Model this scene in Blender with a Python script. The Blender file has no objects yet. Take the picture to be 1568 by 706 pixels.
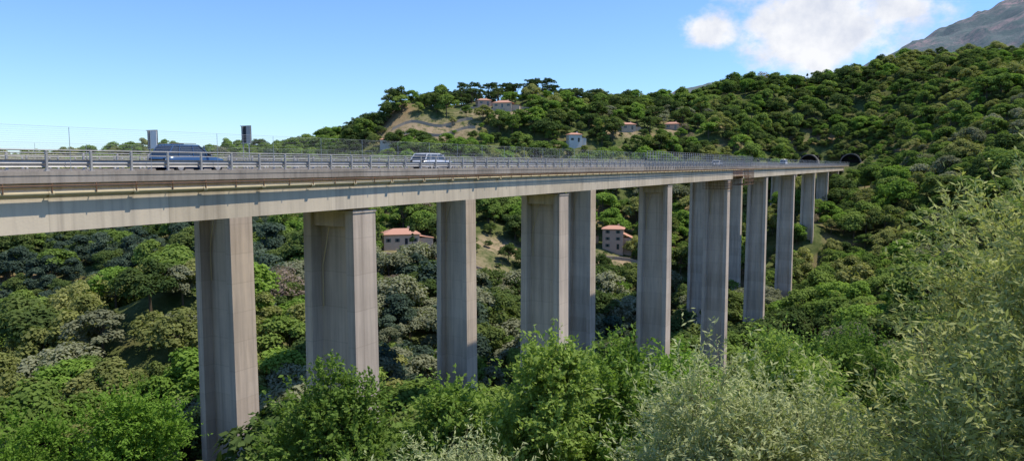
import bpy, math, random
import numpy as np
from mathutils import Vector, Matrix
R=np.random.RandomState(7); random.seed(7)
scene=bpy.context.scene
rad=math.radians
# ---------------------------------------------------------------- node helpers
def newmat(name):
    m=bpy.data.materials.new(name); m.use_nodes=True
    nt=m.node_tree; nt.nodes.clear()
    out=nt.nodes.new('ShaderNodeOutputMaterial')
    return m,nt,out
def N(nt,t,**k):
    n=nt.nodes.new(t)
    for a,b in k.items(): setattr(n,a,b)
    return n
def L(nt,a,b): nt.links.new(a,b)
def ramp(nt,fac,stops,interp='LINEAR'):
    r=N(nt,'ShaderNodeValToRGB'); r.color_ramp.interpolation=interp
    e=r.color_ramp.elements
    while len(e)<len(stops): e.new(0.5)
    for i,(p,c) in enumerate(stops):
        e[i].position=p; e[i].color=(c[0],c[1],c[2],1) if hasattr(c,'__len__') else (c,c,c,1)
    if fac is not None: L(nt,fac,r.inputs[0])
    return r.outputs[0]
def noise(nt,vec,scale,detail=4,rough=.6,vscale=None):
    if vscale is not None:
        mp=N(nt,'ShaderNodeMapping'); mp.inputs['Scale'].default_value=vscale
        L(nt,vec,mp.inputs[0]); vec=mp.outputs[0]
    n=N(nt,'ShaderNodeTexNoise'); n.inputs['Scale'].default_value=scale
    n.inputs['Detail'].default_value=detail; n.inputs['Roughness'].default_value=rough
    L(nt,vec,n.inputs['Vector']); return n.outputs['Fac']
def mix(nt,fac,a,b,mode='MIX'):
    m=N(nt,'ShaderNodeMix'); m.data_type='RGBA'; m.blend_type=mode
    for s,v in ((m.inputs[0],fac),(m.inputs[6],a),(m.inputs[7],b)):
        if isinstance(v,(int,float)): s.default_value=v
        elif isinstance(v,(tuple,list)): s.default_value=(v[0],v[1],v[2],1)
        else: L(nt,v,s)
    return m.outputs[2]
def math_(nt,op,a,b=None,c=None,clamp=False):
    m=N(nt,'ShaderNodeMath'); m.operation=op; m.use_clamp=clamp
    for i,v in enumerate((a,b,c)):
        if v is None: continue
        if isinstance(v,(int,float)): m.inputs[i].default_value=v
        else: L(nt,v,m.inputs[i])
    return m.outputs[0]
def principled(nt,out,col,rough=.8,metal=0,spec=.3,bump=None,bstr=.3,bdist=.05):
    p=N(nt,'ShaderNodeBsdfPrincipled')
    if isinstance(col,(tuple,list)): p.inputs['Base Color'].default_value=(col[0],col[1],col[2],1)
    else: L(nt,col,p.inputs['Base Color'])
    p.inputs['Roughness'].default_value=rough; p.inputs['Metallic'].default_value=metal
    p.inputs['Specular IOR Level'].default_value=spec
    if bump is not None:
        b=N(nt,'ShaderNodeBump'); b.inputs['Strength'].default_value=bstr; b.inputs['Distance'].default_value=bdist
        L(nt,bump,b.inputs['Height']); L(nt,b.outputs[0],p.inputs['Normal'])
    L(nt,p.outputs[0],out.inputs[0]); return p
def simple(name,col,rough=.6,metal=0,var=.15,scale=3,spec=.4):
    m,nt,out=newmat(name)
    tc=N(nt,'ShaderNodeTexCoord')
    f=noise(nt,tc.outputs['Object'],scale,3)
    c=mix(nt,f,tuple(x*(1-var) for x in col),tuple(min(1,x*(1+var)) for x in col))
    principled(nt,out,c,rough,metal,spec); return m
def concrete(name,base,joint=2.5,axis=2,streak=.5):
    m,nt,out=newmat(name)
    tc=N(nt,'ShaderNodeTexCoord'); o=tc.outputs['Object']
    sp=N(nt,'ShaderNodeSeparateXYZ'); L(nt,o,sp.inputs[0])
    big=noise(nt,o,.22,5,.6)
    st=noise(nt,o,1.0,5,.65,(1.6,1.6,.07))
    st2=noise(nt,o,1.0,4,.6,(3.2,3.2,.22))
    fine=noise(nt,o,9,4,.6)
    b=base
    c=mix(nt,ramp(nt,big,[(.3,0),(.7,1)]),tuple(x*.80 for x in b),tuple(min(1,x*1.14) for x in b))
    c=mix(nt,math_(nt,'MULTIPLY',ramp(nt,st,[(.46,0),(.70,1)]),streak),c,(b[0]*.48,b[1]*.47,b[2]*.48))
    c=mix(nt,math_(nt,'MULTIPLY',ramp(nt,st2,[(.52,0),(.75,1)]),streak*.6),c,(b[0]*.42,b[1]*.38,b[2]*.34))
    c=mix(nt,math_(nt,'MULTIPLY',ramp(nt,st,[(.28,1),(.44,0)]),streak*.6),c,(min(1,b[0]*1.3),b[1]*1.26,b[2]*1.2))
    v=sp.outputs[axis]
    cell=math_(nt,'FLOOR',math_(nt,'DIVIDE',v,joint))
    wn=N(nt,'ShaderNodeTexWhiteNoise'); wn.noise_dimensions='1D'; L(nt,cell,wn.inputs['W'])
    c=mix(nt,.14,c,mix(nt,wn.outputs['Value'],(.08,.08,.08),(.85,.8,.75)))
    fr=math_(nt,'FRACT',math_(nt,'DIVIDE',v,joint))
    ln=math_(nt,'LESS_THAN',fr,.03 if axis==2 else .012)
    c=mix(nt,math_(nt,'MULTIPLY',ln,.25),c,tuple(x*.4 for x in b))
    c=mix(nt,math_(nt,'MULTIPLY',fine,.3),c,tuple(x*.8 for x in b))
    principled(nt,out,c,.9,0,.2,fine,.25,.03); return m
BR=2.35
def leafmat(name,dark,mid,light,trans=.36,clump=.35,br=None):
    k=br or BR
    dark,mid,light=[(min(.6,c[0]*k*1.06),min(.6,c[1]*k),min(.6,c[2]*k)) for c in (dark,mid,light)]
    m,nt,out=newmat(name)
    oi=N(nt,'ShaderNodeObjectInfo'); g=N(nt,'ShaderNodeNewGeometry')
    c=ramp(nt,oi.outputs['Random'],[(0,dark),(.5,mid),(1,light)])
    f=noise(nt,g.outputs['Position'],clump,2,.7)
    c=mix(nt,ramp(nt,f,[(.35,.0),(.65,1)]),mix(nt,.45,c,dark),mix(nt,.35,c,light))
    d=N(nt,'ShaderNodeBsdfDiffuse'); t=N(nt,'ShaderNodeBsdfTranslucent')
    L(nt,c,d.inputs[0])
    tcol=mix(nt,1.0,c,(1.15,1.25,.6),'MULTIPLY'); L(nt,tcol,t.inputs[0])
    ms=N(nt,'ShaderNodeMixShader'); ms.inputs[0].default_value=trans
    L(nt,d.outputs[0],ms.inputs[1]); L(nt,t.outputs[0],ms.inputs[2])
    L(nt,ms.outputs[0],out.inputs[0]); return m
# ---------------------------------------------------------------- mesh builder (all quads)
class MB:
    def __init__(s): s.V=[];s.F=[];s.M=[];s.n=0
    def add(s,v,f,mat=0):
        v=np.asarray(v,float).reshape(-1,3); f=np.asarray(f,int).reshape(-1,4)
        s.V.append(v); s.F.append(f+s.n); s.M.append(np.full(len(f),mat)); s.n+=len(v)
    def box(s,x0,x1,y0,y1,z0,z1,mat=0):
        v=[(x0,y0,z0),(x1,y0,z0),(x1,y1,z0),(x0,y1,z0),(x0,y0,z1),(x1,y0,z1),(x1,y1,z1),(x0,y1,z1)]
        s.add(v,[(0,3,2,1),(4,5,6,7),(0,1,5,4),(1,2,6,5),(2,3,7,6),(3,0,4,7)],mat)
    def tube(s,pts,rads,mat=0,k=6):
        pts=np.asarray(pts,float); n=len(pts)
        if not hasattr(rads,'__len__'): rads=[rads]*n
        V=[]
        for i in range(n):
            a=pts[min(i+1,n-1)]-pts[max(i-1,0)]; a=a/(np.linalg.norm(a)+1e-9)
            h=np.array([0,0,1.]) if abs(a[2])<.9 else np.array([1.,0,0])
            u=np.cross(a,h);u/=np.linalg.norm(u);w=np.cross(a,u)
            for j in range(k):
                t=2*math.pi*j/k
                V.append(pts[i]+rads[i]*(math.cos(t)*u+math.sin(t)*w))
        F=[(i*k+j,i*k+(j+1)%k,(i+1)*k+(j+1)%k,(i+1)*k+j) for i in range(n-1) for j in range(k)]
        s.add(V,F,mat)
    def loft(s,rings,mat=0,cap=True):
        k=len(rings[0]); n=len(rings)
        V=[p for r in rings for p in r]
        F=[(i*k+j,i*k+(j+1)%k,(i+1)*k+(j+1)%k,(i+1)*k+j) for i in range(n-1) for j in range(k)]
        if cap:
            for b in (0,(n-1)*k):
                for j in range(k//2-1): F.append((b+j,b+j+1,b+k-2-j,b+k-1-j))
        s.add(V,F,mat)
    def leaves(s,c,nrm,Ln,Wd,mat=0,axis=None):
        n=len(c)
        nrm=nrm/(np.linalg.norm(nrm,axis=1,keepdims=True)+1e-9)
        r=R.normal(size=(n,3)) if axis is None else axis
        a=r-nrm*np.sum(r*nrm,axis=1,keepdims=True); a/=(np.linalg.norm(a,axis=1,keepdims=True)+1e-9)
        b=np.cross(nrm,a)
        Ln=np.asarray(Ln)*np.ones(n); Wd=np.asarray(Wd)*np.ones(n)
        V=np.empty((n,4,3))
        V[:,0]=c-a*Ln[:,None]*.5; V[:,1]=c+b*Wd[:,None]*.5
        V[:,2]=c+a*Ln[:,None]*.5; V[:,3]=c-b*Wd[:,None]*.5
        s.add(V.reshape(-1,3),np.arange(4*n).reshape(n,4),mat)
    def mesh(s,name,mats,smooth=False):
        V=np.concatenate(s.V);F=np.concatenate(s.F);M=np.concatenate(s.M)
        me=bpy.data.meshes.new(name)
        me.vertices.add(len(V)); me.vertices.foreach_set('co',V.ravel().astype(np.float32))
        me.loops.add(len(F)*4); me.loops.foreach_set('vertex_index',F.ravel().astype(np.int32))
        me.polygons.add(len(F)); me.polygons.foreach_set('loop_start',(np.arange(len(F))*4).astype(np.int32))
        me.polygons.foreach_set('material_index',M.astype(np.int32))
        me.polygons.foreach_set('use_smooth',np.full(len(F),smooth))
        me.update(calc_edges=True)
        for m in mats: me.materials.append(m)
        return me
    def obj(s,name,mats,parent=None,smooth=False,link=True):
        o=bpy.data.objects.new(name,s.mesh(name,mats,smooth))
        if link: scene.collection.objects.link(o)
        if parent: o.parent=parent
        return o
def empty(name,loc=(0,0,0),rz=0):
    e=bpy.data.objects.new(name,None); scene.collection.objects.link(e)
    e.location=loc; e.rotation_euler=(0,0,rz); return e
# ---------------------------------------------------------------- terrain
DX,DY=.488,.873
def toworld(s,n): return (s*DX-n*DY, s*DY+n*DX)
def tolocal(x,y): return (x*DX+y*DY, -x*DY+y*DX)
CP=[ # x,y,z  valley ground points, mostly estimated from image pixels at guessed depths
(0,0,-1.7),(3,4,-3.2),(-4,5,-3.8),(0,10,-6),(0,20,-11.5),(0,30,-17),(0,40,-23),(-10,10,-6.5),(-20,20,-13.5),(-30,30,-20),(20,20,-10.5),(12,8,-5.5),(20,6,-4.5),(30,30,-14),
(50,60,-24),(80,100,-31),(100,150,-35),(-40,40,-27),(-60,60,-38),(10,26,-14.5),(60,20,-6),(110,80,-15),(150,140,-14),
(0,-20,3),(0,-60,16),(100,-50,18),(-100,-60,-14),(-60,-20,-12),(-100,20,-34),(180,60,10),
(-12.7,53,-28),(-26,64,-34),(-16,40,-24),(3.4,81.7,-37),(23,117,-46),(44,154,-53),(66,193,-54),(91,239,-47),(118,287,-30),(142,330,-20),(165,375,-9),(30,60,-27),
(-47,75,-34),(-68,95,-32),(-49,110,-17),(-63,110,-20),(-30,112,-27),(-80,112,-28),(-84,130,-30),(-110,110,-42),(-150,150,-60),(-130,230,-58),
(-150,260,-50),(-218,350,-32),(-300,420,-12),(-400,560,-2),(-320,600,8),(-230,560,2),(-175,500,4),(-120,430,0),(-97,420,5),
(-60,160,-36),(-48,120,-32),(-70,220,-26),(-40,250,-26),(-20,240,-30),(-13,170,-42),(-17,130,-45),(20,180,-52),(40,280,-34),(60,260,-46),(0,300,-20),
(-63,420,36),(-40,400,19),(-20,440,41),(-50,340,-2),(19,450,44),(42,450,33),(20,380,6),(60,360,0),(88,450,34),(120,400,12),(130,440,24),(166,500,50),(225,520,55),(271,500,62),(300,420,50),(247,380,30),(195,300,-6),
(140,250,-34),(124,270,-47),(127,200,-24),(170,230,-12),(240,280,16),(300,330,44),(110,215,-46),(205,400,6),(260,200,14),(192,452,14),(172,450,12),(150,440,12),
(-100,700,-20),(100,700,10),(300,700,60),(500,600,80),(500,300,90),(400,100,60),(-600,300,-50),(-500,700,-20),(-300,150,-60),
(-2000,0,-80),(-2000,2000,-60),(0,2200,-60),(2500,2500,-60),(2500,0,0),(0,-1500,60),(-2000,-1500,-60),(2000,-1500,60)]
CP=np.array(CP,float)
def Kf(a,b): return np.sqrt((a[:,None,0]-b[None,:,0])**2+(a[:,None,1]-b[None,:,1])**2+9.)
n_=len(CP); A=np.zeros((n_+1,n_+1)); A[:n_,:n_]=Kf(CP,CP); A[:n_,n_]=1;A[n_,:n_]=1
W_=np.linalg.solve(A,np.append(CP[:,2],0))
WV=[(R.normal(0,1,2)*f,R.uniform(0,6.28),a) for f,a in [(.03,1.2)]*5+[(.09,.45)]*6+[(.25,.15)]*6]
def height(x,y):
    x=np.atleast_1d(np.asarray(x,float)); y=np.atleast_1d(np.asarray(y,float))
    p=np.stack([x.ravel(),y.ravel()],1); z=np.empty(len(p))
    for i in range(0,len(p),20000):
        z[i:i+20000]=Kf(p[i:i+20000],CP)@W_[:n_]+W_[n_]
    d=np.hypot(p[:,0],p[:,1]); am=np.clip((d-15)/60,0,1)
    nz=sum(a*np.sin(p[:,0]*k[0]+p[:,1]*k[1]+ph) for k,ph,a in WV)
    z=z+nz*am
    s=p[:,0]*DX+p[:,1]*DY; n=-p[:,0]*DY+p[:,1]*DX
    # cutting for the motorway in front of the tunnel mouths
    ds=np.maximum(np.maximum(424-s,s-467),0); dn=np.maximum(np.maximum(28-n,n-62),0); dd=np.hypot(ds,dn)
    z=np.where(dd<45,np.minimum(z,-1.0+dd*1.05),z)
    under=(s>-80)&(s<430)&(n>28)&(n<62); z=np.where(under,np.minimum(z,-5.5),z)
    return z.reshape(x.shape)
def hz(x,y): return float(height([x],[y])[0])
CLR=[(-20,228,27,25),(-45,396,34,12),(40,266,22,10),(-8,418,26,10),(60,398,12,7),(-6,262,12,9),(12,338,14,11),(-60,345,14,9),(150,420,8,6),(20,250,10,8),(90,410,9,5),(-75,150,12,7)]
g=300
u=np.linspace(-1,1,g)
gx=20+480*u+5500*u**9; gy=260+440*u+5500*u**9
X,Y=np.meshgrid(gx,gy); Z=height(X,Y)
mb=MB()
idx=np.arange(g*g).reshape(g,g)
F=np.stack([idx[:-1,:-1],idx[:-1,1:],idx[1:,1:],idx[1:,:-1]],-1).reshape(-1,4)
mb.add(np.stack([X,Y,Z],-1).reshape(-1,3),F)
m,nt,out=newmat('ground_soil_and_grass')
gm=N(nt,'ShaderNodeNewGeometry'); P=gm.outputs['Position']
a=noise(nt,P,.035,5,.6); b=noise(nt,P,.35,5,.7); c3=noise(nt,P,3,4,.7)
c=mix(nt,ramp(nt,b,[(.35,0),(.65,1)]),(.05,.075,.02),(.15,.17,.06))
c=mix(nt,ramp(nt,a,[(.52,0),(.66,1)]),c,(.30,.21,.12))
at=N(nt,'ShaderNodeAttribute'); at.attribute_name='earth'
ef=math_(nt,'MULTIPLY',at.outputs['Fac'],ramp(nt,b,[(.36,0),(.55,1)]))
c=mix(nt,ef,c,(.40,.29,.19))
c=mix(nt,math_(nt,'MULTIPLY',c3,.4),c,(.05,.065,.02))
principled(nt,out,c,.95,0,.1,c3,.6,.3)
ground=mb.obj('ground',[m],smooth=True)
E=np.zeros(X.shape)
for (a_,b_,ra,rb) in CLR: E=np.maximum(E,np.clip(1.5-np.sqrt(((X-a_)/ra)**2+((Y-b_)/rb)**2)*1.2,0,1))
at_=ground.data.attributes.new('earth','FLOAT','POINT'); at_.data.foreach_set('value',E.ravel().astype(np.float32))
# ---------------------------------------------------------------- mountain
def mountain(name,cx,cy,h,k,ext,mat,seed,amp=1):
    rs=np.random.RandomState(seed); q=240
    xs=np.linspace(cx-ext,cx+ext,q); ys=np.linspace(cy-ext,cy+ext,q); X,Y=np.meshgrid(xs,ys)
    d=np.hypot(X-cx,Y-cy); Z=h-k*d
    for f,am in [(.0018,55),(.004,30),(.009,16),(.02,8),(.045,3)]:
        for _ in range(4):
            v=rs.normal(0,1,2)*f; ph=rs.uniform(0,6.28)
            Z+=amp*am*.5*(1-2*np.abs(np.sin(X*v[0]+Y*v[1]+ph)))
    Z=np.maximum(Z,-120)
    mb=MB(); idx=np.arange(q*q).reshape(q,q)
    mb.add(np.stack([X,Y,Z],-1).reshape(-1,3),np.stack([idx[:-1,:-1],idx[:-1,1:],idx[1:,1:],idx[1:,:-1]],-1).reshape(-1,4))
    return mb.obj(name,[mat],smooth=True)
m,nt,out=newmat('mountain_rock_scrub_haze')
gm=N(nt,'ShaderNodeNewGeometry'); P=gm.outputs['Position']
a=noise(nt,P,.004,8,.65); b=noise(nt,P,.03,6,.75)
c=mix(nt,ramp(nt,a,[(.44,0),(.6,1)]),(.15,.175,.18),(.32,.245,.25))  # rock and scrub tones, with aerial haze painted in as extra blue
c=mix(nt,ramp(nt,b,[(.42,0),(.58,1)]),c,(.12,.16,.16))
principled(nt,out,c,1,0,0,b,.6,14)
mountain('mountain',3200,3000,1195,.433,3000,m,3,.8)
mountain('mountain',1010,3700,425,.42,1200,m,5,.5)
# ---------------------------------------------------------------- materials
M_conc=concrete('pier_concrete',(.66,.535,.42),2.6,2,.75)
M_gird=concrete('girder_concrete',(.70,.58,.42),6.0,0,.5)
M_slab=concrete('slab_edge_concrete',(.38,.32,.26),3.0,0,.8)
M_arch=simple('portal_stone',(.16,.15,.13),.9,0,.3,1)
M_asph=simple('asphalt',(.055,.055,.058),.9,0,.2,2)
M_white=simple('white_marking',(.75,.75,.72),.6)
M_steel=simple('galvanised_steel',(.42,.40,.375),.55,.2,.3,2)
M_wire=simple('fence_wire',(.50,.52,.53),.5,.3,.1,2)
M_pipe=simple('pipe_cream',(.60,.48,.28),.55,0,.2,1.5)
M_rust=simple('rusty_iron',(.20,.11,.06),.8,0,.3,4)
M_dark=simple('dark_panel',(.03,.033,.037),.6)
M_bark=simple('bark',(.12,.095,.07),.95,0,.35,6,.1)
M_glass=simple('dark_glass',(.03,.04,.05),.08,0,.1,1,.8)
M_rubber=simple('rubber',(.02,.02,.02),.8)
# ---------------------------------------------------------------- viaduct
ang=math.atan2(DY,DX)
via=empty('motorway_viaduct',(0,0,0),ang)
S0,S1=-70,468
ZB=-3.02
def carriageway(n0,n1,g0,g1,tag):
    mb=MB()
    mb.box(S0,S1,g0,g1,ZB,-.82)
    mb.obj('girder_'+tag,[M_gird],via)
    mb=MB(); mb.box(S0,S1,n0,n1,-.80,-.47); mb.box(S0,S1,n0-.02,n0+.42,-.468,-.28); mb.box(S0,S1,n1-.42,n1+.02,-.468,-.28)
    mb.box(S0,S1,g0-.12,g0-.003,-1.0,-.803)
    mb.obj('deck_slab_'+tag,[M_slab],via)
    mb=MB(); mb.box(S0,S1,n0+.425,n1-.425,-.466,-.45); mb.obj('road_'+tag,[M_asph],via)
    mb=MB()
    for nn in (n0+.9,n1-.9): mb.box(S0,S1,nn,nn+.15,-.449,-.445)
    mid=(n0+n1)/2
    for s in range(S0,S1,12): mb.box(s,s+4.5,mid,mid+.15,-.449,-.445)
    mb.obj('lane_markings_'+tag,[M_white],via)
carriageway(33.72,41.7,34.0,39.4,'near'); carriageway(51.0,60.0,51.2,56.8,'far')
def rails(n,tag,sgn,fence=True,wires=12):
    mb=MB()
    for s in np.arange(S0,S1,2.0):
        mb.box(s-.045,s+.045,n-.05,n+.05,-.28,.66)
        mb.box(s-.1,s+.1,n-.1,n+.1,-.279,-.25)
    mb.tube([(S0,n,.66),(S1,n,.66)],.032,0,8)
    mb.tube([(S0,n,.44),(S1,n,.44)],.022,0,6)
    f=n+sgn*.12
    prof=[(-.02,-.03),(.05,.03),(.1,-.0),(.155,-.03),(.21,0),(.26,.03),(.33,-.03)]
    for z0 in (-.08,):
        for i in range(len(prof)-1):
            a,b=prof[i],prof[i+1]
            mb.add([(S0,f+sgn*a[1],z0+a[0]),(S1,f+sgn*a[1],z0+a[0]),(S1,f+sgn*b[1],z0+b[0]),(S0,f+sgn*b[1],z0+b[0])],[(0,1,2,3)])
    mb.obj('guard_rail_'+tag,[M_steel],via)
    if fence:
        mb=MB(); fn=n-sgn*.10
        for s in np.arange(S0+1,S1,4.0): mb.tube([(s,fn,-.3),(s,fn,1.72)],.014,0,4)
        for i in range(wires): 
            z=.72+i*(1.0)/(wires-1); mb.tube([(S0,fn,z),(S1,fn,z)],.007 if i==wires-1 else .0035,0,3)
        for s in np.arange(60,S1,.7): mb.tube([(s,fn,.7),(s,fn,1.7)],.004,0,3)
        mb.obj('fence_'+tag,[M_wire],via)
rails(33.9,'outer_near',1); rails(41.4,'inner_near',-1,False); rails(51.3,'inner_far',1,False); rails(59.8,'outer_far',-1,True,6)
mb=MB()
for s in np.arange(100,178,1.3): mb.box(s-.03,s+.03,33.60,33.68,-.6,2.0)
for z in (.9,1.3,1.7,2.0): mb.box(100,177,33.61,33.65,z-.02,z+.02)
mb.obj('noise_screen_frame',[M_steel],via)
def pier(name,s,n0,n1,zb):
    mb=MB()
    def ring(z,k):
        c=(n0+n1)/2; w=(n1-n0)/2*k; T=1.2*k; f=.72; wb=.32
        a=c-w;b=c+w
        return [(s-T,a,z),(s+T,a,z),(s+T,a+f,z),(s+wb,a+f+.15,z),(s+wb,b-f-.15,z),(s+T,b-f,z),(s+T,b,z),(s-T,b,z),(s-T,b-f,z),(s-wb,b-f-.15,z),(s-wb,a+f+.15,z),(s-T,a+f,z)]
    top=ZB-.35; H=top-zb
    rs=[]
    for i in range(9):
        z=top-H*i/8; rs.append(ring(z,1+.0022*(top-z)))
    mb.loft(rs,0,False)
    c=(n0+n1)/2
    mb.box(s-.95,s+.95,n0+.74,n1-.74,top-1.0,top-.003)
    mb.box(s-1.25,s+1.25,n0-.05,n1+.05,top,top+.16)
    mb.box(s-.8,s+.8,n0+.3,n0+1.2,top+.16,ZB-.003); mb.box(s-.8,s+.8,n1-1.2,n1-.3,top+.16,ZB-.003)
    mb.tube([(s-.5,c+.5,top-1),(s-.5,c+.9,top-2.6),(s-.45,n1-1.1,top-4),(s-.45,n1-1.1,top-7)],.045,1,6)
    mb.box(s-2.4,s+2.4,n0-1,n1+1,zb-3,zb-.6)
    mb.obj(name,[M_conc,M_pipe],via)
near_s=[3,39.5,73,113,155,200,250,305,355,405]
far_s=[5,43.4,81,123,165,207,254,297,341,385,430]
for i,s in enumerate(near_s):
    x,y=toworld(s,36.5); pier('pier_near_%d'%i,s,34.15,38.9,min(hz(x,y)-3,-6))
for i,s in enumerate(far_s):
    x,y=toworld(s,54); pier('pier_far_%d'%i,s,51.6,56.3,min(hz(x,y)-3,-6))
mb=MB(); mb.box(430,468.5,33.8,61,-14,-.9); mb.obj('abutment',[M_conc],via)
mb=MB()
mb.tube([(S0,33.72,-1.28),(27,33.72,-1.25),(60,33.75,-1.12),(200,33.78,-1.05),(460,33.78,-1.05)],[.115,.115,.07,.06,.06],0,10)
for s in np.arange(S0,60,4): mb.tube([(s-.12,33.72,-1.27),(s+.12,33.72,-1.27)],.15,0,10)
mb.obj('drain_pipe',[M_pipe],via,True)
mb=MB()
for s in np.arange(S0,430,2.0):
    mb.box(s-.02,s+.02,33.55,33.99,-.95,-.90); mb.box(s-.02,s+.02,33.55,33.6,-1.25,-.81)
mb.tube([(S0,33.56,-.92),(460,33.56,-.92)],.03,0,5)
mb.obj('pipe_hangers',[M_rust],via)
sc=empty('inspection_scaffold',(0,0,0),ang)
mb=MB()
s0,s1,a0,a1,z0,z1=158,168,31.6,34.0,-4.2,-.9
for s in np.linspace(s0,s1,8):
    for n in (a0,a0+1.2,a1-.05): mb.tube([(s,n,z0),(s,n,z1)],.05,0,5)
for z in np.linspace(z0,z1,5):
    for n in (a0,a1-.05): mb.tube([(s0,n,z),(s1,n,z)],.045,0,5)
for s in np.linspace(s0,s1,8)[:-1]:
    mb.tube([(s,a0,z0),(s+1.4,a0,z1)],.03,0,4)
mb.box(s0,s1,a0,a1-.1,z0-.1,z0-.02); mb.box(s0,s1,a0,a1-.1,-2.4,-2.34)
mb.obj('scaffold_frame',[M_rust],sc)
mb=MB(); 
for z in (-5.0,-4.4,-3.9,-3.5):
    mb.box(153.2,156.9,33.9,33.95,z,z+.08); mb.box(153.2,153.25,33.9,39.2,z,z+.08)
for n in np.linspace(33.95,39.2,8): mb.box(153.2,153.26,n-.03,n+.03,-5.1,-3.4)
for s in np.linspace(153.2,156.9,6): mb.box(s-.03,s+.03,33.88,33.93,-5.1,-3.4)
mb.obj('guard_cage',[M_rust],sc)
M_in=simple('tunnel_painted_dark',(.012,.012,.012),.95)  # near-black colour stands in for the darkness inside the tunnel
def portal(s,n,r):
    e=empty('tunnel_portal',(0,0,0),ang); mb=MB()
    k=20; z0=-.5
    inn=[];outr=[]
    for i in range(k+1):
        t=math.pi*i/k; c,sn=math.cos(t),math.sin(t)
        inn.append((n+r*c,z0+1.5+r*sn)); outr.append((n+(r+.6)*c,z0+1.5+(r+.6)*sn))
    inn=[(n+r,z0)]+inn+[(n-r,z0)]; outr=[(n+r+.6,z0)]+outr+[(n-r-.6,z0)]
    for i in range(len(inn)-1):
        a,b,c,d=inn[i],inn[i+1],outr[i+1],outr[i]
        mb.add([(s-3,*a),(s-3,*b),(s-3,*c),(s-3,*d)],[(0,1,2,3)])
        mb.add([(s-3,*d),(s-3,*c),(s+8,*c),(s+8,*d)],[(0,1,2,3)])
        mb.add([(s-3,*a),(s-3,*b),(s+14,*b),(s+14,*a)],[(0,1,2,3)],1)
    mb.box(s+1,s+14.5,n-r,n+r,z0,z0+r+1.4,1)  # black block closes the short tube, painted as deep tunnel shade
    mb.obj('arch',[M_arch,M_in],e)
portal(468,33.2,5.2); portal(464,55.5,4.8)
# ---------------------------------------------------------------- vehicles & signs
def car(name,s,n,col,length=4.4,h=1.6,w=1.8,van=False):
    x,y=toworld(s,n); e=empty(name,(x,y,-.447),ang)
    M_p=simple(name+'_paint',col,.25,.2,.03,1,.6); l=length/2; hw=w/2
    def rg(x,zb,zt,wb,wt,mid=None):
        zm=(zb+zt)/2
        return [(x,-wb,zb),(x,-wb*1.03,zm),(x,-wt,zt-.04),(x,-wt*.9,zt),(x,wt*.9,zt),(x,wt,zt-.04),(x,wb*1.03,zm),(x,wb,zb)]
    belt=h*.6
    st=[(-l,.4,belt*.8,.86,.8),(-l+.08,.28,belt*.95,.95,.88),(-l+.5,.24,belt,.98,.93),(-.3*l,.22,belt+.02,1,.95),(.35*l,.22,belt,1,.94),(.6*l,.24,belt*.93,.98,.9),(l-.25,.28,belt*.82,.95,.84),(l-.04,.36,belt*.66,.85,.75)]
    mb=MB(); mb.loft([rg(a,b,c,d*hw,f*hw) for a,b,c,d,f in st])
    mb.obj('body',[M_p],e,True)
    gs=[(-l+.12,-l+.6),( .46*l,.08*l)] if not van else [(-l+.1,-l+.2),(.62*l,.4*l)]
    def gh(z,t,w_): return [(gs[0][0]*(1-t)+gs[0][1]*t,-w_,z),(gs[1][0]*(1-t)+gs[1][1]*t,-w_,z),(gs[1][0]*(1-t)+gs[1][1]*t,w_,z),(gs[0][0]*(1-t)+gs[0][1]*t,w_,z)]
    mb=MB(); mb.loft([gh(belt-.03,0,hw*.92),gh(h-.08,.95,hw*.76)]); mb.obj('windows',[M_glass],e)
    mb=MB(); mb.loft([gh(h-.09,.93,hw*.79),gh(h-.02,1.0,hw*.76),gh(h,1.06,hw*.68)])
    for sx in (-1,1):
        for t0 in (-.62*l,-.15*l,.28*l):
            p0=(t0+.0,sx*hw*.93,belt-.02); p1=(t0*.86,sx*hw*.775,h-.06); mb.tube([p0,p1],.035,0,5)
        for i in (0,1): mb.tube([(gs[i][0],sx*hw*.925,belt-.03),(gs[i][1],sx*hw*.77,h-.05)],.045,0,5)
    mb.obj('roof_and_pillars',[M_p],e,True)
    mb=MB()
    for sx in (-1,1):
        for xx in (-.6*l,.62*l):
            mb.loft([[(xx+.33*math.cos(t),sx*hw*y0,.33+.33*math.sin(t)) for t in np.linspace(0,2*math.pi,16,endpoint=False)] for y0 in (.78,1.03)],0)
            mb.loft([[(xx+.2*math.cos(t),sx*hw*y0,.33+.2*math.sin(t)) for t in np.linspace(0,2*math.pi,16,endpoint=False)] for y0 in (1.0,1.04)],1)
    mb.obj('wheels',[M_rubber,M_steel],e)
    mb=MB()
    for sx in (-1,1):
        mb.box(l-.14,l-.02,sx*hw*.6-.15,sx*hw*.6+.15,.55,.68,0); mb.box(-l-.01,-l+.1,sx*hw*.7-.1,sx*hw*.7+.1,.65,.85,1)
        mb.box(.3*l,.3*l+.12,sx*hw*1.0-.12*(sx<0),sx*hw*1.0+.12*(sx>0),belt,belt+.14,1)
        mb.tube([(-l+.6,sx*hw*.62,h+.05),(.05*l,sx*hw*.62,h+.05)],.02,1,5)
    mb.obj('lamps_and_mirrors',[M_white,M_dark],e)
    return e
car('blue_suv',28.6,38.4,(.035,.09,.19),4.2,1.66,1.85)
car('silver_car',54.5,38.8,(.55,.57,.6),4.9,1.5,1.8)
car('white_van',255,38.3,(.75,.75,.75),5.4,2.3,2.0,True)
car('white_car',165,39,(.7,.7,.7),4.3,1.5,1.8)
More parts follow.
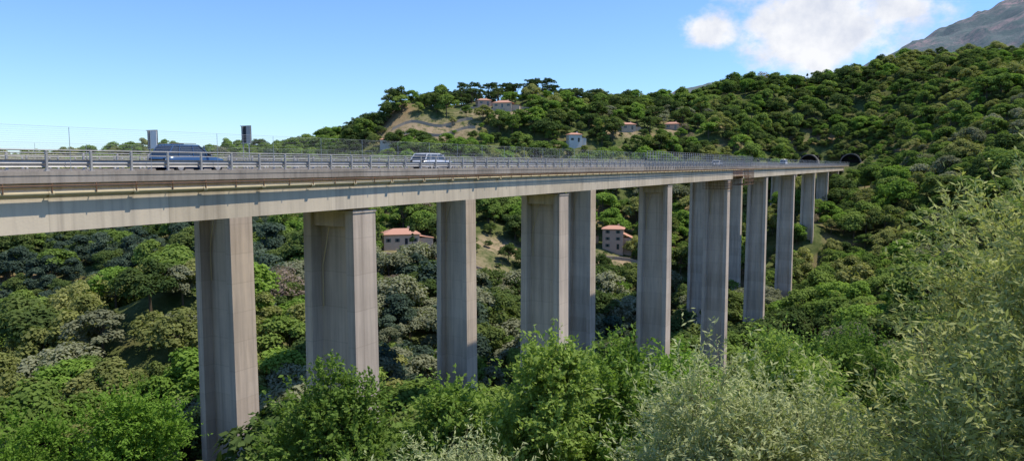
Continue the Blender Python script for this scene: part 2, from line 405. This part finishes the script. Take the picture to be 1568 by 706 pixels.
def roadsign(s,n,w,z0,z1,dark):
    x,y=toworld(s,n); e=empty('traffic_sign',(x,y,0),ang)
    mb=MB(); 
    for d in (-w*.3,w*.3): mb.tube([(0,d,-.8),(0,d,z1)],.04,0,8)
    mb.box(-.06,-.03,-w/2,w/2,z0,z0+.05); mb.box(-.06,-.03,-w/2,w/2,z1-.05,z1)
    mb.box(-.1,.1,41.75-n,w*.4,-.80,-.70)
    mb.obj('posts_and_ribs',[M_steel],e)
    mb=MB(); mb.box(.04,.07,-w/2,w/2,z0,z1); mb.obj('panel',[M_dark],e)
    mb=MB(); mb.box(-.05,-.01,-w/2-.02,w*(.12 if not dark else -.1),z0+.05,z1-.05) ; mb.obj('back_plate',[M_white if not dark else M_steel],e)
roadsign(30.2,44.2,1.05,1.05,2.3,False); roadsign(37.9,44.2,1.05,1.6,2.95,True)
# ---------------------------------------------------------------- houses
M_tile=simple('terracotta_roof_tiles',(.48,.25,.17),.9,0,.3,5)
walls_c={'cream':(.55,.44,.32),'pink':(.55,.38,.28),'white':(.66,.62,.55)}
M_wall={k:simple('render_'+k,v,.9,0,.12,1) for k,v in walls_c.items()}
M_shut=simple('shutters',(.12,.16,.13),.7)
HOUSES=[]
def house(name,x,y,w,d,h,rz,wall,lift=0,storeys=2,wing=True):
    z=hz(x,y)+lift; e=empty(name,(x,y,z),rz); HOUSES.append((x,y,max(w,d)*.75+1))
    mb=MB(); mb.box(-w/2,w/2,-d/2,d/2,-6,h)
    if wing: mb.box(w/2+.003,w/2+w*.4,-d/2+1.2,d/2-.6,-6,h*.55)
    mb.obj('walls',[M_wall[wall]],e)
    mb=MB(); o=.5; rh=h+w*.13; R_=w*.18
    a=[(-w/2-o,-d/2-o,h-.1),(w/2+o,-d/2-o,h-.1),(w/2+o,d/2+o,h-.1),(-w/2-o,d/2+o,h-.1)]
    r0=(-R_-.3,0,rh); r1=(R_+.3,0,rh); mid=lambda p,q:tuple((p[i]+q[i])/2 for i in range(3))
    mb.add([a[0],a[1],r1,r0],[(0,1,2,3)]); mb.add([a[2],a[3],r0,r1],[(0,1,2,3)])
    mb.add([a[1],mid(a[1],a[2]),a[2],r1],[(0,1,2,3)]); mb.add([a[3],mid(a[3],a[0]),a[0],r0],[(0,1,2,3)])
    mb.box(-w/2-o,w/2+o,-d/2-o,d/2+o,h-.22,h-.103)
    if wing: mb.add([(w/2+.01,-d/2+.8,h*.75),(w*.9+.4,-d/2+.8,h*.55-.05),(w*.9+.4,d/2-.2,h*.55-.05),(w/2+.01,d/2-.2,h*.75)],[(0,1,2,3)])
    mb.obj('roof',[M_tile],e)
    mb=MB(); mb.box(w*.2,w*.2+.7,.4,1.1,h,rh+.5); mb.obj('chimney',[M_wall[wall]],e)
    mb=MB(); ms=MB()
    nw=max(2,int(w/2.9))
    for k in range(storeys):
        zb=.9+k*h/storeys
        for i in range(nw):
            cx=-w/2+w*(i+.5)/nw
            if k==0 and i==nw//2: mb.box(cx-.5,cx+.5,-d/2-.03,-d/2-.004,0,2.1,0); continue
            mb.box(cx-.4,cx+.4,-d/2-.03,-d/2-.004,zb,zb+1.15)
            for q in (-1,1): ms.box(cx+q*.62-.2,cx+q*.62+.2,-d/2-.06,-d/2-.004,zb-.02,zb+1.17)
        for sx in (-1,1):
            for yy in (-d*.22,d*.22):
                xx=sx*w/2; mb.box(min(xx+sx*.004,xx+sx*.03),max(xx+sx*.004,xx+sx*.03),yy-.4,yy+.4,zb,zb+1.15)
    mb.obj('windows_and_door',[M_glass],e); ms.obj('shutters',[M_shut],e)
house('villa',-38.5,247,12,9,3.6,.25,'cream',1.5,1)
house('apartment_house',40,282,8,8,8,-.2,'pink',0,3)
house('villa',29,286,6,6,3.5,.3,'cream',1,1)
house('villa',33,385,7,6,4,.2,'white',1.5,1)
house('villa',-5,426,11,7,3,-.2,'cream',.5,1)
house('villa',-17,431,8,6,3,.3,'pink',.5,1)
house('villa',-66,384,8,6,3,.2,'white',1.5,1)
house('villa',-96,330,9,6,3,.2,'cream',12,1)
house('villa',64,402,8,6,3,.1,'cream',.0,1)
house('villa',92,416,8,6,3,-.3,'pink',-.5,1)
house('villa',14,344,8,6,3,.0,'cream',.5,1)
M_stone=simple('terrace_stone',(.40,.33,.25),.95,0,.35,2)
def wall(x0,x1,y,h,dy=0):
    mb=MB(); xs=np.linspace(x0,x1,14); ys=y+dy*np.linspace(0,1,14)+np.sin(xs*.2)*1.5; zs=height(xs,ys)
    for i in range(13):
        a0,a1=xs[i],xs[i+1]
        v=[(a0,ys[i],zs[i]-1.5),(a1,ys[i+1],zs[i+1]-1.5),(a1,ys[i+1]+.6,zs[i+1]-1.5),(a0,ys[i]+.6,zs[i]-1.5),
           (a0,ys[i],zs[i]+h),(a1,ys[i+1],zs[i+1]+h),(a1,ys[i+1]+.6,zs[i+1]+h),(a0,ys[i]+.6,zs[i]+h)]
        mb.add(v,[(4,5,6,7),(0,1,5,4),(2,3,7,6),(1,2,6,5),(3,0,4,7)])
    mb.obj('dry_stone_wall',[M_stone])
for a in [(-40,-2,222,1.0,3),(-42,2,230,1.0,4),(-38,2,238,1.0,3),(-36,-4,214,1.0,3),(-70,-20,392,1.6,4),(-66,-22,400,1.6,4),(20,60,268,1.2,4),(-30,10,422,1.4,2)]:
    wall(*a)
# ---------------------------------------------------------------- trees
LM={
 'oak':leafmat('holm_oak_leaves',(.022,.040,.014),(.042,.068,.021),(.08,.102,.03)),
 'green':leafmat('broadleaf_leaves',(.040,.070,.016),(.068,.108,.025),(.11,.15,.038)),
 'bright':leafmat('locust_leaves',(.06,.11,.02),(.09,.155,.028),(.13,.195,.04),br=2.0),
 'yellow':leafmat('carob_leaves',(.075,.092,.03),(.122,.138,.045),(.175,.185,.07),br=2.1),
 'grey':leafmat('olive_leaves',(.08,.092,.055),(.12,.133,.082),(.185,.20,.13),br=1.9),
 'blue':leafmat('haze_tinted_leaves',(.024,.040,.030),(.040,.062,.044),(.066,.092,.062),br=2.1),  # blue-green tint paints distance haze into the far-left foliage
 'pine':leafmat('pine_needles',(.020,.035,.014),(.034,.056,.020),(.058,.08,.028),.2),
 'dry':leafmat('dry_twigs',(.12,.10,.08),(.17,.14,.115),(.22,.18,.15),br=1.6),
}
def blobtree(mb,H,cr,ch,nb,nl,leaf,br,shape='round'):
    lean=R.normal(0,.15,2)
    top=np.array([lean[0],lean[1],H*.72])
    mb.tube([(0,0,-2),(0,0,.0),(lean[0]*.3,lean[1]*.4,H*.35),tuple(top)],[.26*H/8,.22*H/8,.15*H/8,.05],0,6)
    for i in range(nb):
        th=R.uniform(0,6.28)
        if shape=='round':
            ph=R.uniform(-.35,1.0); rr=math.sqrt(max(0,1-max(ph,0)**2))*R.uniform(.45,1)
            c=np.array([math.cos(th)*rr*cr,math.sin(th)*rr*cr,H-ch*.5-br*.6+ph*ch*.5])
        elif shape=='umbrella':
            rr=math.sqrt(R.uniform(0,1)); c=np.array([math.cos(th)*rr*cr,math.sin(th)*rr*cr,H-br-ch*R.uniform(0,1)*(.3+.7*rr)])
        else:
            t=R.uniform(0,1); rr=cr*(1-t)**.6*.5; c=np.array([math.cos(th)*rr,math.sin(th)*rr,.6+t*(H-1)])
        r=br*R.uniform(.55,1.3)
        if i%3==0 and shape!='column':
            b0=np.array([lean[0]*.4,lean[1]*.4,H*R.uniform(.3,.6)])
            mb.tube([b0,(b0+c)/2+np.array([0,0,-.2]),c],[.09,.06,.02],0,4)
        n=int(nl*r*r/br/br)
        d=R.normal(size=(n,3)); d/=np.linalg.norm(d,axis=1,keepdims=True)
        d[:,2]=np.where(d[:,2]<-.3,-d[:,2],d[:,2])
        rr=r*R.uniform(.6,1.12,n)[:,None]
        p=c+d*rr*np.array([1,1,.85])
        nr=d*1.0+R.normal(size=(n,3))*.42+np.array([.1,0,.55])
        sz=leaf*R.uniform(.55,1.3,n)
        mb.leaves(p,nr,sz*1.25,sz*.85,1)
protos=bpy.data.collections.new('forest_tree_prototypes')
kinds=[]
def proto(kind,*a,**k):
    mb=MB(); blobtree(mb,*a,**k)
    i=len(kinds); o=mb.obj('forest_tree_%02d_%s'%(i,kind),[M_bark,LM[kind]],link=False); protos.objects.link(o); kinds.append(kind)
for kd in ('oak','green','bright','yellow','grey','blue'):
    proto(kd,8,3.5,6.0,24,150,.40,1.2)
    proto(kd,7,3.2,5.2,18,170,.40,1.35)
proto('pine',12,3.6,3.0,20,150,.36,1.15,shape='umbrella')
proto('pine',11,3.0,5.0,20,150,.36,1.05,shape='umbrella')
proto('oak',11,1.3,8,30,80,.32,.6,shape='column')   # cypress
proto('dry',7,2.6,4,22,40,.28,1.0)
IDX={}
for i,k in enumerate(kinds): IDX.setdefault(k,[]).append(i)
IDX['oak']=[0,1]; IDX['cypress']=[14]
def scatter(name,pts,scl,rot,ids):
    me=bpy.data.meshes.new(name); me.from_pydata([tuple(p) for p in pts],[],[])
    a=me.attributes.new('scl','FLOAT_VECTOR','POINT'); a.data.foreach_set('vector',np.asarray(scl,np.float32).ravel())
    a=me.attributes.new('rotz','FLOAT','POINT'); a.data.foreach_set('value',np.asarray(rot,np.float32))
    a=me.attributes.new('pid','INT','POINT'); a.data.foreach_set('value',np.asarray(ids,np.int32))
    o=bpy.data.objects.new(name,me); scene.collection.objects.link(o)
    ng=bpy.data.node_groups.new(name+'_gn','GeometryNodeTree')
    ng.interface.new_socket('Geometry',in_out='INPUT',socket_type='NodeSocketGeometry')
    ng.interface.new_socket('Geometry',in_out='OUTPUT',socket_type='NodeSocketGeometry')
    gi=ng.nodes.new('NodeGroupInput'); go=ng.nodes.new('NodeGroupOutput')
    iop=ng.nodes.new('GeometryNodeInstanceOnPoints'); ci=ng.nodes.new('GeometryNodeCollectionInfo')
    ci.inputs['Collection'].default_value=protos; ci.inputs['Separate Children'].default_value=True; ci.inputs['Reset Children'].default_value=True
    def na(nm,t):
        n=ng.nodes.new('GeometryNodeInputNamedAttribute'); n.data_type=t; n.inputs['Name'].default_value=nm; return n.outputs['Attribute']
    iop.inputs['Pick Instance'].default_value=True
    cx=ng.nodes.new('ShaderNodeCombineXYZ')
    l=ng.links.new
    l(na('rotz','FLOAT'),cx.inputs[2])
    l(gi.outputs[0],iop.inputs['Points']); l(ci.outputs[0],iop.inputs['Instance'])
    l(na('pid','INT'),iop.inputs['Instance Index']); l(cx.outputs[0],iop.inputs['Rotation']); l(na('scl','FLOAT_VECTOR'),iop.inputs['Scale'])
    l(iop.outputs[0],go.inputs[0])
    md=o.modifiers.new('instances','NODES'); md.node_group=ng
    return o
def lown(x,y,f,sd):
    r=np.random.RandomState(sd); v=0
    for _ in range(6):
        k=r.normal(0,1,2)*f; v=v+np.sin(x*k[0]+y*k[1]+r.uniform(0,6.28))
    return v/3
pts=[];scl=[];rot=[];ids=[]
cx=[];cy=[]
yy=36.0
while yy<630:
    sp=4.2 if yy<90 else (5.5 if yy<200 else (6.6 if yy<330 else 7.3))
    half=yy*.82+20
    for xx in np.arange(-half,half,sp):
        cx.append(xx+R.uniform(-.48,.48)*sp); cy.append(yy+R.uniform(-.48,.48)*sp)
    yy+=sp
# denser cover on the steep cutting around the tunnels
for _ in range(420):
    s_=R.uniform(415,500); q_=R.uniform(8,92); a_,b_=toworld(s_,q_); cx.append(a_); cy.append(b_)
cx=np.array(cx);cy=np.array(cy);cz=height(cx,cy)
n1=lown(cx,cy,.02,1); n2=lown(cx,cy,.05,2); n3=lown(cx,cy,.03,4)
hs=np.array([(a,b,c) for a,b,c in HOUSES])
NB=len(cx)-420
for i in range(len(cx)):
    x,y,z=cx[i],cy[i],cz[i]; s,n=tolocal(x,y); q=x/y
    sc=R.uniform(.6,1.2) if y<150 else (.65+R.uniform(0,1)**1.6*1.0)
    if i>=NB: sc=R.uniform(.4,.8)
    if ((hs[:,0]-x)**2+(hs[:,1]-y)**2<hs[:,2]**2).any(): continue
    dh=[(abs(x-a[0]*y/a[1])<a[2]*.6 and 0<a[1]-y<24) for a in hs]
    if any(dh): sc*=.5
    if any(((x-a)/ra)**2+((y-b)/rb)**2<1 for a,b,ra,rb in CLR):
        if R.uniform()<.5: continue
        sc*=.42
    if 26<n<64 and 412<s<470: continue
    if 22<n<68 and 470<=s<482: sc=min(sc,.5)
    if 29<n<63 and s<=430:
        lim=(-4.2-z)/8.5
        if lim<.12: continue
        sc=min(sc,lim)
        if min(abs(s-a) for a in near_s)<3.5 and n<42: continue
        if min(abs(s-a) for a in far_s)<3.5 and n>48: continue
    if y<66 and -.55<q<-.30:   # kept low around the foot of the first pier
        lim=(-.44*y-z)/8.2
        if lim<.15: continue
        sc=min(sc,lim)
    if n<=31 and q<.46 and s<200:
        lim=(-.275*y-z)/8.2
        if y<60: lim=min(lim,(-.34*y-z)/8.2)
        if lim<.2: continue
        sc=min(sc,lim)
    elif 8<n<=31 and s<470:
        pd=31-n
        sc=min(sc,max(.45,(-3.5+pd*.5-z)/8.5))
    if n<=31 and y<60 and q>=.46: sc*=.6
    r=R.uniform()
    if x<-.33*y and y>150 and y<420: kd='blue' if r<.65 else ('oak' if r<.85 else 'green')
    elif x<-.24*y and y<=150: kd='yellow' if r<.42 else ('grey' if r<.52 else ('oak' if r<.65 else ('green' if r<.9 else 'bright')))
    elif y>360 and -110<x<60 and n3[i]>-.1 and z>13:
        kd='pine' if r<.65 else 'oak'
        sc=min(sc,1.05)
    elif s>430 and n<25: kd='green' if r<.35 else ('oak' if r<.55 else ('bright' if r<.75 else 'yellow'))
    elif n<0: kd='green' if r<.45 else ('oak' if r<.62 else ('grey' if r<.8 else 'yellow'))
    else:
        v=n1[i]+R.normal(0,.6)
        kd='oak' if v<-.5 else ('green' if v<.15 else ('bright' if v<.6 else 'yellow'))
        if n2[i]>.9 and r<.5: kd='grey'
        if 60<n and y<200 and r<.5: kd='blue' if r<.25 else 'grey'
        if r>.988: kd='cypress'; sc=min(sc,1)
        if r<.02 or (-60<x<-35 and 100<y<170 and r<.35): kd='dry'
    ii=IDX[kd][R.randint(len(IDX[kd]))]
    pts.append((x,y,z-.3)); hx=sc*R.uniform(.95,1.25); scl.append((hx,hx*R.uniform(.85,1.15),sc*R.uniform(.85,1.15))); rot.append(R.uniform(0,6.28)); ids.append(ii)
for (x,y) in [(-42,205),(-39,208),(-44,210),(-30,215),(10,275)]:
    pts.append((x,y,hz(x,y)-.3)); scl.append((1,1,1.2)); rot.append(0); ids.append(14)
scatter('hillside_forest',pts,scl,rot,ids)
print('forest',len(pts))
# ---------------------------------------------------------------- foreground trees made of leafy shoots
def shoottree(name,x,y,ztop,wid,kind,nsh=900,lps=18,leaf=.11,wl=.5,slen=.8,ch=None,multi=3,base=None,mat=None,up=.6):
    zg=hz(x,y) if base is None else base; H=ztop-zg; ch=ch or min(H*.8,wid*1.5)
    mb=MB(); cr=wid/2
    cz=H-ch*.5
    for k in range(multi):
        th=6.28*k/multi+R.uniform(-.4,.4); b=np.array([math.cos(th)*.15,math.sin(th)*.15,-.5]); t=np.array([math.cos(th)*cr*.35,math.sin(th)*cr*.35,cz+ch*.1])
        m_=(b+t)/2+R.normal(0,.12,3)
        mb.tube([b,m_,t],[.11,.075,.03],0,6)
        for j in range(6):
            f=R.uniform(.45,1); p0=m_+(t-m_)*f; d=R.normal(size=3); d[2]=abs(d[2])*.7+.3; d/=np.linalg.norm(d)
            p1=p0+d*cr*R.uniform(.25,.45); mb.tube([p0,(p0+p1)/2+R.normal(0,.06,3),p1],[.025,.015,.005],0,4)
    nl=int(11+wid*4); lob=[]
    for k in range(nl):
        d=R.normal(size=3); d/=np.linalg.norm(d); f=R.uniform(.3,.95)
        lob.append((np.array([d[0]*cr*f,d[1]*cr*f,cz+d[2]*ch*.5*f]),cr*R.uniform(.25,.45)))
    C=[];A=[]
    for k in range(nsh):
        c,r=lob[R.randint(nl)]
        d=R.normal(size=3); d/=np.linalg.norm(d); p0=c+d*r*R.uniform(.2,.95)
        dd=d*.8+np.array([0,0,up])+R.normal(size=3)*.25; dd/=np.linalg.norm(dd)
        ln=slen*R.uniform(.5,1.2)*(1.8 if R.uniform()<.12 else 1)
        t=np.linspace(.05,1,lps)[:,None]
        bend=R.normal(0,.12,3)+np.array([0,0,-.12])
        pp=p0+dd*ln*t+bend*t*t*ln
        C.append(pp); A.append(np.repeat(dd[None],lps,0)*.9+R.normal(0,.6,(lps,3)))
        if k%4==0: mb.tube([p0,p0+dd*ln*.5+bend*.25*ln,p0+dd*ln+bend*ln],[.006,.004,.002],0,3)
    C=np.concatenate(C);A=np.concatenate(A); A/=np.linalg.norm(A,axis=1,keepdims=True)
    n=len(C); sz=leaf*R.uniform(.6,1.25,n)
    C=C+A*sz[:,None]*.6
    nr=R.normal(size=(n,3))*.8+np.array([0,0,.7])
    mb.leaves(C,nr,sz,sz*wl,1,axis=A)
    o=mb.obj(name,[M_bark,mat or LM[kind]])
    o.location=(x,y,zg); return o
F_green=leafmat('young_broadleaf_leaves',(.045,.085,.018),(.09,.15,.03),(.16,.22,.055),.38,1.1,br=1.9)
F_bright=leafmat('acacia_leaves',(.06,.12,.018),(.10,.18,.028),(.15,.24,.045),.38,1.1,br=1.85)
F_olive=leafmat('olive_tree_leaves',(.08,.105,.036),(.17,.20,.075),(.29,.31,.13),.3,2.2,br=1.7)
F_olive2=leafmat('silver_olive_leaves',(.12,.15,.07),(.20,.235,.11),(.31,.345,.18),.3,1.8,br=1.55)
for (x,y,zt,w,mt,ns) in [(-6.2,24,-7.0,4.1,F_green,1400),(-1.9,24,-7.3,2.8,F_green,1000),(.9,22,-5.7,3.2,F_green,1200),(3.4,24,-6.4,4.3,F_green,1500),(6.4,26,-7.2,3.8,F_bright,1200),
    (10.4,26,-6.1,5.0,F_green,1700),(16.5,34,-6.8,6.0,F_green,1700),(-17.3,31,-10.3,5.2,F_bright,1600),(-21.5,31,-11.2,5.0,F_bright,1300),(20,28,-7.5,5,F_green,1200)]:
    shoottree('broadleaf_tree',x,y,zt,w,'green',int(ns*1.15),16,.17,.55,.75,mat=mt)
shoottree('olive_tree',6.5,7.3,.25,5.5,'grey',5000,26,.10,.26,.7,ch=5.4,mat=F_olive,up=.8)
shoottree('olive_tree',2.9,9.2,-3.0,3.3,'grey',2600,24,.095,.25,.55,ch=2.6,mat=F_olive2,up=.5)
shoottree('olive_tree',5.2,12.5,-4.5,3.8,'grey',1700,22,.10,.26,.6,ch=3,mat=F_olive,up=.5)
shoottree('olive_tree',-1.2,9.5,-4.2,3.2,'grey',1200,22,.09,.25,.45,ch=1.8,mat=F_olive2,up=.7)
# ---------------------------------------------------------------- light, sky
sun_dir=Vector((.998,.066,0)).normalized(); el=rad(64)
sd=Vector((sun_dir.x*math.cos(el),sun_dir.y*math.cos(el),math.sin(el)))
lt=bpy.data.lights.new('sun','SUN'); lt.energy=5.0; lt.angle=rad(.5); lt.color=(1,.93,.80)
lo=bpy.data.objects.new('sun',lt); scene.collection.objects.link(lo); lo.rotation_euler=sd.to_track_quat('Z','Y').to_euler(); lo.location=(50,-50,200)
w=bpy.data.worlds.new('World'); scene.world=w; w.use_nodes=True; nt=w.node_tree; nt.nodes.clear()
wo=nt.nodes.new('ShaderNodeOutputWorld'); bg=nt.nodes.new('ShaderNodeBackground'); bg.inputs[1].default_value=.15
sky=nt.nodes.new('ShaderNodeTexSky'); sky.sky_type='NISHITA'; sky.sun_disc=False; sky.sun_elevation=el; sky.sun_rotation=math.atan2(sd.x,sd.y)
sky.air_density=1.0; sky.dust_density=.3; sky.ozone_density=2.0; sky.altitude=200
hs_=mix(nt,1.0,sky.outputs[0],(.76,1.0,1.36),'MULTIPLY')
tc=nt.nodes.new('ShaderNodeTexCoord'); G=tc.outputs['Generated']
def blob(cx,cz,rx,rz):
    sp=N(nt,'ShaderNodeSeparateXYZ'); L(nt,G,sp.inputs[0])
    a=math_(nt,'DIVIDE',math_(nt,'SUBTRACT',sp.outputs[0],cx),rx); b=math_(nt,'DIVIDE',math_(nt,'SUBTRACT',sp.outputs[2],cz),rz)
    f=math_(nt,'SUBTRACT',1.0,math_(nt,'SQRT',math_(nt,'ADD',math_(nt,'MULTIPLY',a,a),math_(nt,'MULTIPLY',b,b))))
    y=math_(nt,'GREATER_THAN',sp.outputs[1],0)
    return math_(nt,'MULTIPLY',math_(nt,'MAXIMUM',f,-1.0),1.0), y
bl=[(.385,.180,.13,.062),(.262,.176,.048,.030),(.375,.142,.09,.040),(.335,.232,.09,.045),(.445,.185,.08,.045),(.515,.228,.045,.022)]
cur=None
for b_ in bl:
    f,ym=blob(*b_); cur=f if cur is None else math_(nt,'MAXIMUM',cur,f)
cn=noise(nt,G,12,8,.62,(1,1,1.4)); 
dens=math_(nt,'ADD',cur,math_(nt,'MULTIPLY',math_(nt,'SUBTRACT',cn,.47),2.5))
fac=ramp(nt,dens,[(.03,0),(.70,1)],'EASE')
fac=math_(nt,'MULTIPLY',fac,ym)
fac=math_(nt,'MULTIPLY',fac,.96)
c2=noise(nt,G,20,6,.6)
ccol=mix(nt,ramp(nt,c2,[(.35,0),(.65,1)]),(4.7,4.95,5.6),(6.6,6.6,6.7))
fin=mix(nt,fac,hs_,ccol)
L(nt,fin,bg.inputs[0]); L(nt,bg.outputs[0],wo.inputs[0])
# ---------------------------------------------------------------- camera
cam=bpy.data.cameras.new('camera'); cam.sensor_width=36; cam.lens=36*1100/1568; cam.clip_end=20000; cam.clip_start=.1
co=bpy.data.objects.new('camera',cam); scene.collection.objects.link(co); co.location=(0,0,0); co.rotation_euler=(rad(84.8),0,0)
scene.camera=co
scene.view_settings.view_transform='Standard'; scene.view_settings.look='None'; scene.view_settings.exposure=0
